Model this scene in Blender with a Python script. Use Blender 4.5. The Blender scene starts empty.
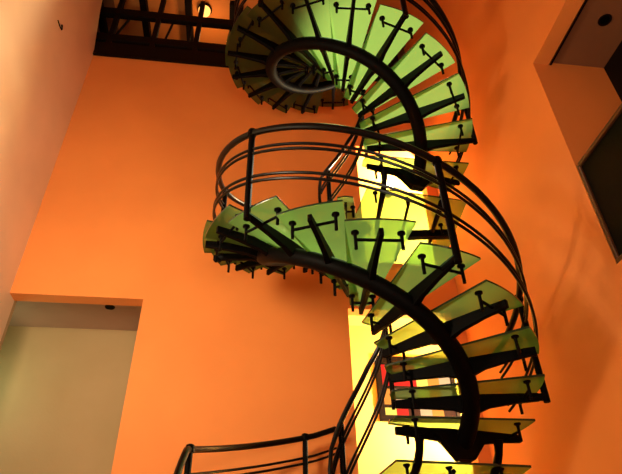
import bpy, math, random
from mathutils import Vector, Matrix
random.seed(4)
C = bpy.context.scene.collection
S, Z0 = 1.38, 1.65                       # survey unit -> metres, eye height
F_PX, PITCH, ROLL = 554.5, 0.6359, -0.0233
AX, AY, RS, RI = 0.2779, 3.1606, 0.606, 0.175
H, ZA, STEP, PH0, FLOOR, DZ = 0.1285, 0.9831, 0.3567, -0.2804, 2.0717, -0.045
def W(x, y, z): return Vector((x*S, y*S, z*S + Z0))

# ------------------------------------------------------------------ materials
def new_mat(name):
    m = bpy.data.materials.new(name); m.use_nodes = True
    nt = m.node_tree
    return m, nt, nt.nodes['Principled BSDF'], nt.nodes['Material Output']
def setp(b, **k):
    for n, v in k.items():
        b.inputs[n.replace('_', ' ')].default_value = v
def plaster(name, c1, c2, scale=1.2, rough=.75, bump=.06):
    m, nt, b, out = new_mat(name)
    tc = nt.nodes.new('ShaderNodeTexCoord')
    n = nt.nodes.new('ShaderNodeTexNoise'); n.inputs['Scale'].default_value = scale; n.inputs['Detail'].default_value = 5
    r = nt.nodes.new('ShaderNodeValToRGB')
    r.color_ramp.elements[0].position = .3; r.color_ramp.elements[1].position = .7
    r.color_ramp.elements[0].color = (*c1, 1); r.color_ramp.elements[1].color = (*c2, 1)
    n2 = nt.nodes.new('ShaderNodeTexNoise'); n2.inputs['Scale'].default_value = 35; n2.inputs['Detail'].default_value = 3
    bp = nt.nodes.new('ShaderNodeBump'); bp.inputs['Strength'].default_value = bump; bp.inputs['Distance'].default_value = .02
    L = nt.links.new
    L(tc.outputs['Object'], n.inputs['Vector']); L(tc.outputs['Object'], n2.inputs['Vector'])
    L(n.outputs['Fac'], r.inputs['Fac']); L(r.outputs['Color'], b.inputs['Base Color'])
    L(n2.outputs['Fac'], bp.inputs['Height']); L(bp.outputs['Normal'], b.inputs['Normal'])
    setp(b, Roughness=rough)
    return m
def plain(name, col, rough=.5, metal=0., spec=.5):
    m, nt, b, out = new_mat(name)
    n = nt.nodes.new('ShaderNodeTexNoise'); n.inputs['Scale'].default_value = 18
    mix = nt.nodes.new('ShaderNodeMixRGB'); mix.inputs[1].default_value = (*col, 1)
    mix.inputs[2].default_value = (*[c*.75 for c in col], 1)
    nt.links.new(n.outputs['Fac'], mix.inputs[0]); nt.links.new(mix.outputs[0], b.inputs['Base Color'])
    setp(b, Roughness=rough, Metallic=metal); b.inputs['Specular IOR Level'].default_value = spec
    return m
def glow(name, col, strength):
    m, nt, b, out = new_mat(name)
    setp(b, Base_Color=(*[c*.03 for c in col], 1), Roughness=.7, Emission_Color=(*col, 1), Emission_Strength=strength); b.inputs['Specular IOR Level'].default_value = .05
    return m
def frosted_glass(name):                 # scatters light where it enters the pane, leaves it clear
    m, nt, b, out = new_mat(name)
    L = nt.links.new
    def node(t, **k):
        n = nt.nodes.new(t)
        for a, v in k.items(): n.inputs[a].default_value = v
        return n
    tr = node('ShaderNodeBsdfTranslucent', Color=(.150, .235, .062, 1))
    df = node('ShaderNodeBsdfDiffuse', Color=(.03, .07, .03, 1))
    rf = node('ShaderNodeBsdfTransparent', Color=(.50, .80, .42, 1))
    tp = node('ShaderNodeBsdfTransparent', Color=(.93, .98, .90, 1))
    gl = node('ShaderNodeBsdfGlossy', Roughness=.15)
    tc = node('ShaderNodeTexCoord'); n = node('ShaderNodeTexNoise', Scale=6.)
    L(tc.outputs['Object'], n.inputs['Vector'])
    mr = node('ShaderNodeMapRange'); mr.inputs['To Min'].default_value = .12; mr.inputs['To Max'].default_value = .22
    L(n.outputs['Fac'], mr.inputs['Value'])
    def mix(f, a, c):
        x = nt.nodes.new('ShaderNodeMixShader')
        if isinstance(f, float): x.inputs[0].default_value = f
        else: L(f, x.inputs[0])
        L(a.outputs[0], x.inputs[1]); L(c.outputs[0], x.inputs[2]); return x
    fr = node('ShaderNodeFresnel', IOR=1.07); ge = node('ShaderNodeNewGeometry')
    enter = mix(fr.outputs[0], mix(SEE, mix(mr.outputs[0], tr, df), rf), gl)
    final = mix(ge.outputs['Backfacing'], enter, tp)
    L(final.outputs[0], out.inputs['Surface'])
    return m
SEE = .25
ORANGE = plaster('orange_plaster', (.76, .235, .044), (.82, .262, .050))
CREAM = plaster('cream_plaster', (.78, .57, .34), (.86, .63, .38))
YELLOW = plaster('pale_yellow_plaster', (.90, .64, .17), (.94, .68, .20))
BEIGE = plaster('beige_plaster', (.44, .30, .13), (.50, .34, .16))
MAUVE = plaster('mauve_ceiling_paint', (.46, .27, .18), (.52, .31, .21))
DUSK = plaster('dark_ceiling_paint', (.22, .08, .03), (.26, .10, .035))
STONE = plaster('stone_floor', (.30, .17, .09), (.38, .22, .12), 3, .4)
BLACK = plain('black_painted_steel', (.0018, .0012, .0011), .55, 0, .05)
RAILM = plain('dark_polished_rail', (.003, .0018, .0016), .3, 0, .16)
BROWN = plain('dark_brown_wood', (.008, .0035, .0025), .6, 0, .08)
TINT = plain('dark_tinted_glass', (.006, .005, .003), .3, 0, .06)
FRAMEM = plain('bronze_frame', (.10, .035, .012), .35)
GLASS = frosted_glass('green_frosted_glass')
EDGE = plain('dark_green_glass_edge', (.02, .04, .02), .15)

# ------------------------------------------------------------------ mesh helpers (survey units in, metres out)
class MB:
    def __init__(s): s.v = []; s.f = []; s.mi = []
    def add(s, vs, fs, mi=0):
        o = len(s.v); s.v += [Vector(v) for v in vs]
        for f in fs: s.f.append([i+o for i in f]); s.mi.append(mi)
    def hexa(s, p, mi=0):      # p: 4 bottom + 4 top corners
        s.add(p, [(3,2,1,0),(4,5,6,7),(0,1,5,4),(1,2,6,5),(2,3,7,6),(3,0,4,7)], mi)
    def box(s, a, b, mi=0):
        (x0,y0,z0),(x1,y1,z1) = a, b
        s.hexa([(x0,y0,z0),(x1,y0,z0),(x1,y1,z0),(x0,y1,z0),(x0,y0,z1),(x1,y0,z1),(x1,y1,z1),(x0,y1,z1)], mi)
    def prism(s, pts, z0, z1, mi=0, side=None):
        n = len(pts)
        s.add([(x,y,z0) for x,y in pts]+[(x,y,z1) for x,y in pts], [tuple(range(n-1,-1,-1)), tuple(range(n,2*n))], mi)
        o = len(s.v)-2*n
        for i in range(n):
            j = (i+1) % n; s.f.append([o+i,o+j,o+n+j,o+n+i]); s.mi.append(mi if side is None else side)
    def tube(s, path, r, n=10, mi=0):
        P = [Vector(p) for p in path]; R = r if isinstance(r, (list, tuple)) else [r]*len(P)
        T = []
        for i in range(len(P)):
            a = P[max(i-1,0)]; b = P[min(i+1,len(P)-1)]; T.append((b-a).normalized())
        u = T[0].orthogonal().normalized(); vs = []
        for i in range(len(P)):
            if i:
                q = T[i-1].rotation_difference(T[i]); u = q @ u
                u = (u - T[i]*u.dot(T[i])).normalized()
            w = T[i].cross(u)
            for k in range(n):
                a = 2*math.pi*k/n; vs.append(P[i] + (u*math.cos(a)+w*math.sin(a))*R[i])
        fs = [(i*n+k, i*n+(k+1)%n, (i+1)*n+(k+1)%n, (i+1)*n+k) for i in range(len(P)-1) for k in range(n)]
        fs += [tuple(range(n-1,-1,-1)), tuple((len(P)-1)*n+k for k in range(n))]
        s.add(vs, fs, mi)
    def lathe(s, prof, c=(0,0,0), n=20, mi=0):   # profile (r, z)
        vs = [(c[0]+r*math.cos(2*math.pi*k/n), c[1]+r*math.sin(2*math.pi*k/n), c[2]+z) for r,z in prof for k in range(n)]
        fs = [(i*n+k, i*n+(k+1)%n, (i+1)*n+(k+1)%n, (i+1)*n+k) for i in range(len(prof)-1) for k in range(n)]
        fs += [tuple(range(n-1,-1,-1)), tuple((len(prof)-1)*n+k for k in range(n))]
        s.add(vs, fs, mi)
    def build(s, name, mats, parent=None, smooth=True, bevel=0, world=True):
        me = bpy.data.meshes.new(name)
        if world and parent is None: vs = [W(*v) for v in s.v]
        else: vs = [v*S for v in s.v]
        me.from_pydata(vs, [], s.f)
        for m in (mats if isinstance(mats, (list, tuple)) else [mats]): me.materials.append(m)
        me.polygons.foreach_set('material_index', s.mi)
        me.validate(); me.update()
        import bmesh
        bm = bmesh.new(); bm.from_mesh(me); bmesh.ops.recalc_face_normals(bm, faces=bm.faces); bm.to_mesh(me); bm.free()
        o = bpy.data.objects.new(name, me); C.objects.link(o)
        if parent is not None: o.parent = parent
        if smooth:
            for p in me.polygons: p.use_smooth = True
            me.set_sharp_from_angle(angle=math.radians(29))
        if bevel:
            b = o.modifiers.new('bevel', 'BEVEL'); b.width = bevel*S; b.segments = 2; b.limit_method = 'ANGLE'
        return o
def tag(o, label=None, cat=None, group=None, kind=None):
    for k, v in (('label',label),('category',cat),('group',group),('kind',kind)):
        if v: o[k] = v
    return o
def empty(name, loc, label, cat, group=None):
    o = bpy.data.objects.new(name, None); C.objects.link(o); o.location = loc; o.empty_display_size = .2
    return tag(o, label, cat, group)
def struct(o): o['kind'] = 'structure'; return o
def copy_tree(o, parent=None):
    c = o.copy(); C.objects.link(c)
    if parent is not None: c.parent = parent
    for ch in list(o.children): copy_tree(ch, c)
    return c

# ------------------------------------------------------------------ one flight of the spiral staircase, built round its axis
# local frame: z = 0 is the landing the flight starts from; helix angle grows clockwise seen from above
def hz(j): return H + H*j
def hp(j, r, dz=0.):
    a = PH0 + j*STEP
    return Vector((r*math.cos(a), -r*math.sin(a), hz(j)+dz))
GZ0, GZ1 = .052, .066
def make_tread(parent):
    m = MB(); pts = []
    ri, ro, wi, wo = .17, 1.0, .062, .180
    pts += [(ri, -wi)]
    for k in range(9):
        t = -1 + 2*k/8; pts.append((ro + .018*(1-t*t), wo*t))
    pts += [(ri, wi), (ri-.012, 0)]
    m.prism(pts, GZ0, GZ1, 0, 1)
    g = m.build('tread', [GLASS, EDGE], parent, smooth=False, bevel=.003)
    a = MB()
    # support arm: deep at the stringer, tapering to both tips
    prof = [(.185,-.022,.022,.012),(.34,-.034,.026,.013),(RS-.10,-.050,.030,.015),(RS-.05,-.068,.030,.018),(RS+.05,-.068,.030,.018),(RS+.11,-.048,.030,.015),(.86,-.030,.026,.013),(.995,-.022,.022,.012)]
    vs = []
    for x,z0,z1,h in prof: vs += [(x,-h,z0),(x,h,z0),(x,h,z1),(x,-h,z1)]
    n = len(prof)
    fs = [(i*4+k, i*4+(k+1)%4, i*4+4+(k+1)%4, i*4+4+k) for i in range(n-1) for k in range(4)] + [(3,2,1,0), tuple((n-1)*4+k for k in range(4))]
    a.add(vs, fs); a.build('support_arm', BLACK, g, bevel=.003)
    for r, hw in ((.285, .062), (.915, .118)):
        c = MB(); c.tube([(r,-hw,.004),(r,hw,.004)], .0085, 8); c.build('crossbar', BLACK, g)
        for s in (-1, 1):
            d = MB()
            d.lathe([(.009,-.052),(.009,.030),(.011,.038),(.021,.044),(.021,GZ0)], (r, s*hw, 0), 14)
            d.build('stud', BLACK, g)
    return g
def outer_railing(root, draw_in, lift=0.):
    def up(j):                           # the lowest rail runs flatter, then drops at its rounded end
        return lift*(min(max((13.2-j)/3.2, 0), 1) - 2.6*min(max((9.85-j)/.9, 0), 1))
    def RO(j): t = min(max((j-6.8)/2.6, 0), 1); return 1.033 - draw_in*t*t*(3-2*t)
    J0, J1 = -.25, 13.65
    N = 150; js = [J0+(J1-J0)*i/N for i in range(N+1)]
    hr = MB(); hr.tube([hp(j, RO(j), .635+up(j)) for j in js], .0205, 12); hr = hr.build('handrail', RAILM, root)
    for dz in (.235, .275, .458, .496):
        g = MB(); g.tube([hp(j, RO(j), dz+up(j)) for j in js], .0088, 8); g.build('guard_rod', RAILM, root)
    for j in (1, 4, 7, 10, 13):
        p = MB(); q0 = hp(j, RO(j), -.03); q1 = hp(j, RO(j), .64+up(j))
        p.tube([q0, q1], .0195, 12)
        p.lathe([(.010,.615),(.027,.620),(.030,.640),(.024,.660),(.010,.666)], (q0.x, q0.y, hz(j)+up(j)), 12)
        p.tube([hp(j, .92, 0), hp(j, RO(j)+.004, 0)], .022, 8)
        p.build('railing_post', BLACK, root)
LZ = -.02                               # underside of the landing plate
def make_flight():
    root = empty('spiral_stair_flight', W(AX, AY, ZA-H), None, 'staircase', 'flights of the spiral staircase')
    t0 = make_tread(root)
    for j in range(15):
        t = t0 if j == 0 else copy_tree(t0, root)
        t.location = (0, 0, hz(j)*S); t.rotation_euler = (0, 0, -(PH0+j*STEP))
    # stringer: one helical tube under the treads
    m = MB(); m.tube([hp(j/4, RS, DZ-.005) for j in range(0, 61)], .051, 14); m.build('stringer', BLACK, root)
    # foot of the stringer: a wedge plate under the first arm and two bent braces to the landing
    rot = Matrix.Rotation(-PH0, 3, 'Z')
    f = MB()
    pr = [(RS-.20,.0),(RS-.13,-.055),(RS-.055,-.145),(RS+.045,-.145),(RS+.12,-.055),(RS+.20,.0)]
    vs = [rot @ Vector((x,-.03,H+z)) for x,z in pr] + [rot @ Vector((x,.03,H+z)) for x,z in pr]
    n = len(pr)
    f.add(vs, [tuple(range(n)), tuple(range(2*n-1,n-1,-1))] + [(i,(i+1)%n,n+(i+1)%n,n+i) for i in range(n)])
    f.build('stringer_foot', BLACK, root, smooth=False)
    def lp(x, y): return Vector((x-AX, y-AY, 0))
    for r in (.33, .84):
        p = rot @ Vector((r, 0, H))
        path = [p+Vector((0,0,-.01)), p+Vector((0,.015,-.05)), p+Vector((0,.04,-.085)), p+Vector((-.01,.09,-.140)), p+Vector((-.02,.16,-.178)), p+Vector((-.03,.40,-.178)), p+Vector((-.03,.62,-.178))]
        b = MB(); b.tube(path, [.034,.026,.024,.026,.024,.018,.018], 10); b.build('landing_brace', BLACK, root)
    # landing: a glass plate running back to the doorway on dark beams
    l = MB()
    pts = [lp(.455,3.30), lp(1.285,3.50), lp(1.245,4.46), lp(.36,4.345), lp(.33,3.86)]
    l.prism([(p.x,p.y) for p in pts], LZ, LZ+.014, 0, 1)
    lg = l.build('landing_plate', [GLASS, EDGE], root, smooth=False)
    b = MB(); b.tube([Vector((.80-AX,3.42-AY,LZ-.03)), Vector((.78-AX,4.30-AY,LZ-.03))], .013, 8); b.build('beam', BLACK, lg)
    b = MB(); b.box((.84-AX,3.86-AY,LZ-.075), (1.215-AX,3.92-AY,LZ-.005)); b.build('beam', BLACK, lg, bevel=.004)
    for x, y in ((.52,3.36),(.78,3.44),(1.1,3.5),(.5,3.8),(1.12,3.8)):
        d = MB(); d.lathe([(.009,-.104),(.009,-.022),(.021,-.008),(.021,0)], (x-AX, y-AY, LZ), 14); d.build('stud', BLACK, lg)
    # inner railing round the eye over the last treads, its lower end rounded
    RN = .205
    def ang(deg): return (math.radians(deg)-PH0)/STEP
    def ip(deg, dz): return hp(ang(deg), RN, dz)
    top = [ip(d, .60 - max(0, d-290)*.0018) for d in range(222, 345, 6)]
    loop = [hp(ang(207), RN+.01, .585), hp(ang(199), RN+.01, .52), hp(ang(197), RN+.01, .42), hp(ang(201), RN+.01, .32), hp(ang(211), RN, .255), hp(ang(224), RN, .232)]
    r1 = MB(); r1.tube(loop[::-1] + top, [.0125]*len(loop)+[.0165]*len(top), 10); ih = r1.build('inner_handrail', RAILM, root)
    for dz, d0 in ((.235,224),(.275,209),(.46,199),(.50,199)):
        g = MB(); g.tube([ip(d, dz) for d in range(d0, 347, 6)], .0085, 8); g.build('guard_rod', RAILM, root)
    for d in (232, 338):
        p = MB()
        for e in (-3.2, 3.2): p.tube([ip(d+e, .0), ip(d+e, .60 if d < 300 else .50)], .009, 8)
        p.tube([ip(d-3.2, .0), ip(d+3.2, .0)], .011, 8); p.tube([ip(d-3.2, .59 if d < 300 else .50), ip(d+3.2, .59 if d < 300 else .50)], .011, 8)
        p.build('inner_post', BLACK, root)
    return root
flight = make_flight()
fl_dn = copy_tree(flight); fl_dn.location.z -= FLOOR*S
outer_railing(flight, .078); outer_railing(fl_dn, .014, .10)
flight['label'] = 'middle flight of black steel spiral staircase with green glass treads, winding above the yellow doorway'
fl_up = copy_tree(flight); fl_up.location.z += FLOOR*S
fl_up['label'] = 'topmost flight of the spiral staircase, coiling up to the dark gallery near the ceiling'
fl_dn['label'] = 'lowest flight of the staircase, mostly its curved black handrail against the orange wall'

# ------------------------------------------------------------------ the hall
UX = Vector((1, .14, 0)).normalized(); UN = Vector((-.14, 1, 0)).normalized()     # along the back wall, and away behind it
O = Vector((.28, 4.35, 0))
def B(u, d, z): p = O + UX*u + UN*d; return (p.x, p.y, z)
def u_of(x): return (x-.28)*Vector((1,.14,0)).length
def wbox(m, u0, u1, d0, d1, z0, z1, mi=0):
    m.hexa([B(u0,d0,z0),B(u1,d0,z0),B(u1,d1,z0),B(u0,d1,z0),B(u0,d0,z1),B(u1,d0,z1),B(u1,d1,z1),B(u0,d1,z1)], mi)
def panel_wall(m, cuts_u, cuts_z, holes, d0, d1):
    for i in range(len(cuts_u)-1):
        for k in range(len(cuts_z)-1):
            uc = (cuts_u[i]+cuts_u[i+1])/2; zc = (cuts_z[k]+cuts_z[k+1])/2
            if any(a < uc < b and c < zc < e for a, b, c, e in holes): continue
            wbox(m, cuts_u[i], cuts_u[i+1], d0, d1, cuts_z[k], cuts_z[k+1])
UL, UR = u_of(-2.52), u_of(1.36)
GND = -Z0/S; TOP = 7.35; TH = .13
DH = 2.415                                      # door head on the first floor
FL1 = ZA-H+LZ+.014                                  # landing level
FL2 = FL1+FLOOR
GAL = 5.66
ul1 = u_of(-1.446)
d1a, d1b = u_of(.313), u_of(1.25)
d2a = u_of(.52)
m = MB()
holes = [(UL-1, ul1, FL1, DH), (d1a, d1b, FL1, DH), (d2a, d1b, FL2, DH+FLOOR), (UL-1, UR, GAL, TOP)]
panel_wall(m, [UL, ul1, d1a, d2a, d1b, UR], [GND, FL1, DH, FL2, DH+FLOOR, GAL], holes, 0, TH)
struct(m.build('wall_back', ORANGE, smooth=False))
FRONT = -6.2                                    # depth of the wall behind the camera (along UN)
m = MB()                                        # its far upper corner is cut back where the gallery runs past it
prof = [(FRONT,GND),(TH,GND),(TH,GAL),(0,GAL),(-.22,6.25),(-.46,TOP),(FRONT,TOP)]
n = len(prof)
m.add([B(UL-TH,d,z) for d,z in prof]+[B(UL,d,z) for d,z in prof], [tuple(range(n)), tuple(range(2*n-1,n-1,-1))]+[(i,(i+1)%n,n+(i+1)%n,n+i) for i in range(n)])
struct(m.build('wall_left', CREAM, smooth=False))
m = MB(); wbox(m, UL-TH, UR+TH, FRONT-TH, FRONT, GND, TOP); struct(m.build('wall_front', ORANGE, smooth=False))
m = MB(); wbox(m, UL-1.6, UR+1.8, FRONT, 2.2, GND-.12, GND); struct(m.build('floor', STONE, smooth=False))
m = MB(); wbox(m, UL-TH, UR+TH, FRONT, 2.2, TOP, TOP+.12); struct(m.build('ceiling', ORANGE, smooth=False))
# right wall with the opening of a mezzanine room
RZ0, RZ1, RZ2 = 1.62, 2.35, 3.37
def d_of_y(y):                                   # where the right wall (u = UR) has this depth
    return (y - (O + UX*UR).y)/UN.y
DJ = d_of_y(2.51); DJ2 = DJ-2.3
m = MB()
wbox(m, UR, UR+TH, DJ, TH, GND, TOP); wbox(m, UR, UR+TH, FRONT, DJ2, GND, TOP)
wbox(m, UR, UR+TH, DJ2, DJ, GND, RZ0); wbox(m, UR, UR+TH, DJ2, DJ, RZ2, TOP)
struct(m.build('wall_right', ORANGE, smooth=False))
US = UR+.56
# mezzanine room behind that opening
m = MB(); wbox(m, UR+TH, US+.1, DJ, DJ+.1, RZ0, RZ2+.25); struct(m.build('wall_mezzanine_end', ORANGE, smooth=False))
m = MB(); wbox(m, US, US+.1, DJ2-.1, DJ, RZ0, RZ2+.25); struct(m.build('wall_mezzanine_side', BROWN, smooth=False))
m = MB(); wbox(m, UR+TH, US, DJ2-.1, DJ2, RZ0, RZ2+.25); struct(m.build('wall_mezzanine_near', ORANGE, smooth=False))
m = MB(); wbox(m, UR+TH, US+.1, DJ2, DJ, RZ0-.12, RZ0); struct(m.build('floor_mezzanine', STONE, smooth=False))
m = MB(); wbox(m, UR+TH, US, DJ2, DJ, RZ2+.03, RZ2+.13); struct(m.build('ceiling_mezzanine', DUSK, smooth=False))
m = MB(); wbox(m, UR+TH-.01, UR+TH+.012, DJ2, DJ, RZ2-.0, RZ2+.03); struct(m.build('trim_1', BROWN, smooth=False))

def local(o): return o
def thing(name, u, d, z, label, cat, group=None):
    p = W(*B(u, d, z)); e = empty(name, p, label, cat, group)
    e.rotation_euler = (0, 0, math.atan2(.14, 1)); return e
# guard panel of dark glass in the opening
g = thing('glass_guard', UR+.02, (DJ+DJ2)/2, RZ0, 'dark tinted glass guard with bronze frame in the right wall opening', 'guard panel')
L2 = (DJ-DJ2)/2 - .003; HT = RZ2-RZ0-1.02 if False else RZ1-RZ0
b = MB(); b.box((-.006,-L2+.02,.03),(.006,L2-.02,HT-.03)); b.build('glass_pane', TINT, g, smooth=False)
b = MB(); b.box((-.02,-L2,HT-.028),(.02,L2,HT)); b.box((-.02,-L2,.0),(.02,L2,.028)); b.box((-.02,L2-.026,.028),(.02,L2,HT-.028)); b.box((-.02,-L2,.028),(.02,-L2+.026,HT-.028)); b.build('frame', FRAMEM, g, bevel=.004)
def downlight(u, d, z, label):
    e = thing('recessed_downlight', u, d, z, label, 'ceiling light')
    b = MB(); b.lathe([(.030,-.001),(.044,-.006),(.046,.0),(.030,.001)], n=20); b.build('rim', BROWN, e)
    b = MB(); b.lathe([(.001,-.002),(.031,-.002),(.031,.001),(.001,.001)], n=20); b.build('lens', BLACK, e)
def on_ray_z(rx, rz, z): y = z/rz; return rx*y, y
def ud(x, y): v = Vector((x, y, 0)) - O; return v.dot(UX), v.dot(UN)
x, y = on_ray_z(.930, 1.551, RZ2+.03); u, d = ud(x, y)
downlight(u, d, RZ2+.03, 'dark unlit round downlight in the brown ceiling behind the right wall opening')
# ------------------------------------------------------------------ room behind the left opening
CL = 2.56
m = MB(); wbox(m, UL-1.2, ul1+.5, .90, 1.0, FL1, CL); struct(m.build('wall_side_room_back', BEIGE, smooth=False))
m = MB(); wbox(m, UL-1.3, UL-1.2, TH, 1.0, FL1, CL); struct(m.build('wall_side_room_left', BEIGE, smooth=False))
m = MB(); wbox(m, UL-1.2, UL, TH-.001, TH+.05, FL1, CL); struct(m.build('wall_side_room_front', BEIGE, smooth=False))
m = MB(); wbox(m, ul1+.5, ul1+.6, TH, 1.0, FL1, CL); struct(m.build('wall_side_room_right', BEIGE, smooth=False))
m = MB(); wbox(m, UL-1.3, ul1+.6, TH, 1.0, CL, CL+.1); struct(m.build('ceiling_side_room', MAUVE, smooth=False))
m = MB(); wbox(m, UL-1.3, ul1+.6, TH, 1.0, FL1-.1, FL1); struct(m.build('floor_side_room', STONE, smooth=False))
x, y = on_ray_z(-.418, .571, CL); u, d = ud(x, y)
downlight(u, d, CL, 'dark unlit round downlight in the pale ceiling of the lower left room')

# ------------------------------------------------------------------ rooms behind the stair doorways
RB = 1.05
for n, (fl, nm) in enumerate(((FL1, 'lower'), (FL2, 'upper'))):
    a, b_ = d1a-.7, UR+.5
    m = MB(); wbox(m, a, b_, RB, RB+.1, fl, fl+1.95); struct(m.build('wall_%s_lobby_back' % nm, YELLOW, smooth=False))
    m = MB(); wbox(m, a-.1, a, TH, RB+.1, fl, fl+1.95); struct(m.build('wall_%s_lobby_left' % nm, YELLOW, smooth=False))
    m = MB(); wbox(m, b_, b_+.1, TH, RB+.1, fl, fl+1.95); struct(m.build('wall_%s_lobby_right' % nm, YELLOW, smooth=False))
    m = MB(); wbox(m, a-.1, b_+.1, TH, RB+.1, fl+1.95, fl+2.03); struct(m.build('ceiling_%s_lobby' % nm, YELLOW, smooth=False))
    m = MB(); wbox(m, a-.1, b_+.1, .0, RB+.1, fl-.07, fl-.02); struct(m.build('floor_%s_lobby' % nm, STONE, smooth=False))
# window of coloured panes on the lower lobby's back wall
yb = 4.35+RB
wx0, wx1 = u_of(.775), u_of(1.60)
w = thing('window_1', wx0, RB-.005, 1.78, None, None)
w['kind'] = 'structure'
WW, WH = wx1-wx0, .66
b = MB()
b.box((0,-.035,0),(.06,.0,WH)); b.box((WW-.045,-.035,0),(WW,.0,WH)); b.box((0,-.04,-.02),(WW,.0,.035)); b.box((0,-.035,WH-.09),(WW,0,WH))
for z in (.13, .325): b.box((.06,-.03,z-.014),(WW-.045,0,z+.014))
b.build('frame', BROWN, w, bevel=.004)
RED = glow('red_pane', (.85,.02,.015), 1.1); AMB = glow('amber_pane', (.95,.33,.05), 1.0); YEL = glow('yellow_pane', (1,.75,.12), 1.2); TAN = glow('tan_pane', (.85,.55,.30), .9); MAR = glow('maroon_pane', (.16,.04,.02), .5)
cols = [[YEL,RED,MAR,TAN,AMB,MAR],[AMB,TAN,TAN,YEL,AMB,TAN],[RED,RED,RED,YEL,AMB,TAN]]
zs = [.035,.116,.144,.311,.339,WH-.09]
for r in range(3):
    for c in range(6):
        x0 = .06+(WW-.105)*c/6; x1 = .06+(WW-.105)*(c+1)/6
        b = MB(); b.box((x0,-.014,zs[2*r]),(x1-.002,-.004,zs[2*r+1])); b.build('pane', cols[r][c], w, smooth=False)
# globe lamp on the upper lobby's back wall
y = 5.25; x, z = .201*y, .901*y; u, d = ud(x, y)
e = thing('globe_lamp', u, RB-.002, z-.02, 'glowing warm globe lamp on the wall of the upper lit doorway', 'lamp')
b = MB(); b.lathe([(.045,0),(.045,.02),(.02,.03)], n=18); bp = b.build('wall_plate', BROWN, e); bp.rotation_euler = (math.pi/2,0,0)
b = MB(); b.tube([(0,-.02,0),(0,-.10,-.02),(0,-.14,.0),(0,-.14,.03)], .009, 8); b.build('bracket', BROWN, e)
b = MB(); b.lathe([(.02,.03)]+[(.058*math.sin(math.pi*k/12), .085-.058*math.cos(math.pi*k/12)) for k in range(2,12)]+[(.004,.143)], (0,-.14,0), 20); b.build('globe', glow('lamp_glow', (1,.72,.36), 60), e)

# ------------------------------------------------------------------ gallery at the top of the back wall
GD = 2.1; GL = UL-.9
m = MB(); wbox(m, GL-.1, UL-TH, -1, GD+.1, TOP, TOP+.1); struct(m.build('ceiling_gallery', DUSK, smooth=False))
m = MB(); wbox(m, GL-.1, UL-TH, -1, TH, GAL, GAL+.1); struct(m.build('floor_gallery_end', BROWN, smooth=False))
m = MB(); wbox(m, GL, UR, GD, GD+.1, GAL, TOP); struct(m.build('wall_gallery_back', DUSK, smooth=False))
m = MB(); wbox(m, GL, UR, TH, GD, GAL, GAL+.1); struct(m.build('floor_gallery', BROWN, smooth=False))
m = MB(); wbox(m, GL-.1, GL, -1, GD+.1, GAL, TOP); struct(m.build('wall_gallery_left', ORANGE, smooth=False))
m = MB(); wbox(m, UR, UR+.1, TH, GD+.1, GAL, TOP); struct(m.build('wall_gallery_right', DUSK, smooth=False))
m = MB(); wbox(m, GL, UR, -.03, TH, GAL, GAL+.24); struct(m.build('trim_2', BROWN, smooth=False))
for k in range(7):
    m = MB(); uu = UL-.37+k*.62; wbox(m, uu, uu+.09, TH, GD, TOP-.12, TOP); struct(m.build('trim_%d' % (3+k), BROWN, smooth=False))
r = thing('gallery_railing', GL, .06, GAL+.24, 'dark railing of the high gallery along the top of the back wall', 'railing')
LEN = UR-GL
b = MB(); b.box((.0,-.035,.68),(LEN,.035,.82)); b.build('top_bar', BROWN, r, bevel=.008)
b = MB(); b.box((.0,-.025,.14),(LEN,.025,.28)); b.build('middle_bar', BROWN, r, bevel=.008)
for k in range(9):
    b = MB(); xx = .45+k*.52; b.box((xx,-.03,0),(xx+.06,.03,1.2)); b.build('post', BROWN, r, bevel=.005)
for xx, dx in ((.95,.20),(1.56,-.06),(1.60,.10),(1.95,-.02)):
    b = MB(); b.tube([(xx,.04,0),(xx+dx,.04,.75)], .016, 8); b.build('brace', BROWN, r)
# pendant in the gallery
x, y = on_ray_z(-.335, 1.745, TOP); u, d = ud(x, y)
e = thing('ceiling_lamp', u, max(d, .3), TOP, 'lit amber ceiling lamp glowing behind the gallery railing', 'lamp')
b = MB(); b.lathe([(.10,0),(.10,-.03),(.085,-.045)], n=20); b.build('base', BROWN, e)
b = MB(); b.lathe([(.085,-.045),(.08,-.09),(.05,-.12),(.004,-.13)], n=20); b.build('shade', glow('gallery_glow', (1,.42,.09), 2.6), e)

# small hook on the left wall
yy = 3.086; u, d = ud(-2.398, yy)
e = thing('wall_hook', UL, d, 4.90, 'small thin dark hook on the pale left wall near the top', 'hook')
b = MB(); b.tube([(0,.035,.05),(.02,.03,.0),(.022,.02,-.03),(.02,-.03,-.045),(.018,-.09,-.045)], .006, 8); b.build('hook_wire', BROWN, e)
b = MB(); b.lathe([(.016,0),(.016,.008),(.006,.012)], (0,0,0), 12); o = b.build('wall_plate', BROWN, e); o.rotation_euler = (0, math.pi/2, 0); o.location = (0, .035*S, .05*S)

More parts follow.
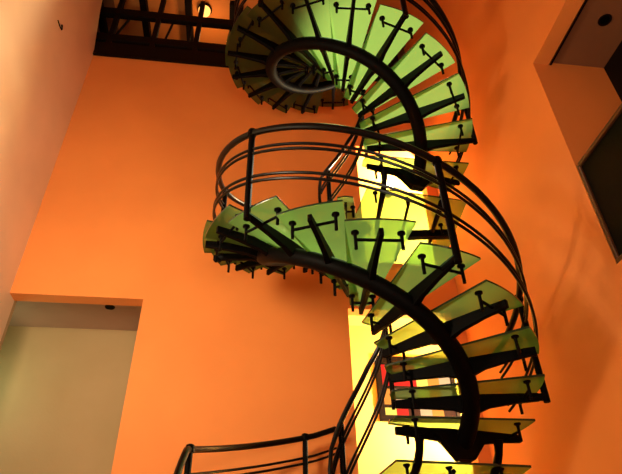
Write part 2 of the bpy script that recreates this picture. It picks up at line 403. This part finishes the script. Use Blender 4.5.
# ------------------------------------------------------------------ light
def lamp(kind, name, loc, power, col, size=.2, target=None, spread=None):
    l = bpy.data.lights.new(name, kind); l.energy = power; l.color = col
    if kind == 'AREA':
        l.shape = 'SQUARE'; l.size = size
    else: l.shadow_soft_size = size
    o = bpy.data.objects.new(name, l); C.objects.link(o); o.location = W(*loc)
    if target is not None:
        o.rotation_euler = (W(*target)-W(*loc)).to_track_quat('-Z', 'Y').to_euler()
    return o
WARM = (1, .80, .56)
lamp('AREA', 'hall_light_low', (-1.6, 1.45, 1.8), 115, (1, .82, .56), .7, (-1.2, 4.3, 2.2))
lamp('AREA', 'left_wall_fill', (.2, -1.0, .3), 115, (1, .84, .62), 1.2, (-2.5, 2.6, 2.4))  # unseen fill behind the camera, added to lift the left wall
lamp('POINT', 'lobby_light_upper', (1.5, 4.95, FL2+1.15), 700, (1, .88, .60), .12)
lamp('POINT', 'lobby_light_lower', (1.5, 4.95, 1.75), 420, (1, .86, .48), .12)
sp = lamp('SPOT', 'stair_spot_top', (.55, 2.75, 6.7), 3000, (1, .94, .66), .10, (.60, 2.62, 3.6))
sp.data.spot_size = math.radians(29); sp.data.spot_blend = .7
sp = lamp('SPOT', 'tread_fill_spot', (.30, 3.05, 3.15), 300, (1, .94, .66), .02, (.12, 2.35, 1.7))  # added unseen spot in the stair eye, makes the treads below glow
sp.data.spot_size = math.radians(66); sp.data.spot_blend = .8
sp = lamp('SPOT', 'left_wall_fill_spot', (1.0, .5, 3.1), 200, (1, .86, .64), .15, (-2.4, 2.5, 3.3))  # extra out-of-view spot added only to brighten the left wall
sp.data.spot_size = math.radians(62); sp.data.spot_blend = .9
lamp('POINT', 'gallery_light', tuple(B(u_of(-1.3), .5, 6.9)), 15, (1, .55, .2), .1)
lamp('POINT', 'side_room_light', tuple(B(UL-.35, .45, 1.9)), 9, (.72, 1, .62), .15)
lamp('POINT', 'mezzanine_light', tuple(B(UR+.3, DJ-1.2, 2.6)), 8, (1, .6, .3), .15)
w = bpy.data.worlds.new('world'); bpy.context.scene.world = w; w.use_nodes = True
w.node_tree.nodes['Background'].inputs[0].default_value = (.02, .012, .008, 1)

# ------------------------------------------------------------------ camera
cam = bpy.data.cameras.new('camera'); co = bpy.data.objects.new('camera', cam); C.objects.link(co)
cam.sensor_width = 36; cam.lens = 36*F_PX/622; cam.clip_start = .02
co.matrix_world = Matrix.Translation(W(0,0,0)) @ Matrix.Rotation(math.pi/2+PITCH, 4, 'X') @ Matrix.Rotation(ROLL, 4, 'Z')
sc = bpy.context.scene; sc.camera = co
sc.view_settings.view_transform = 'Standard'; sc.view_settings.look = 'None'
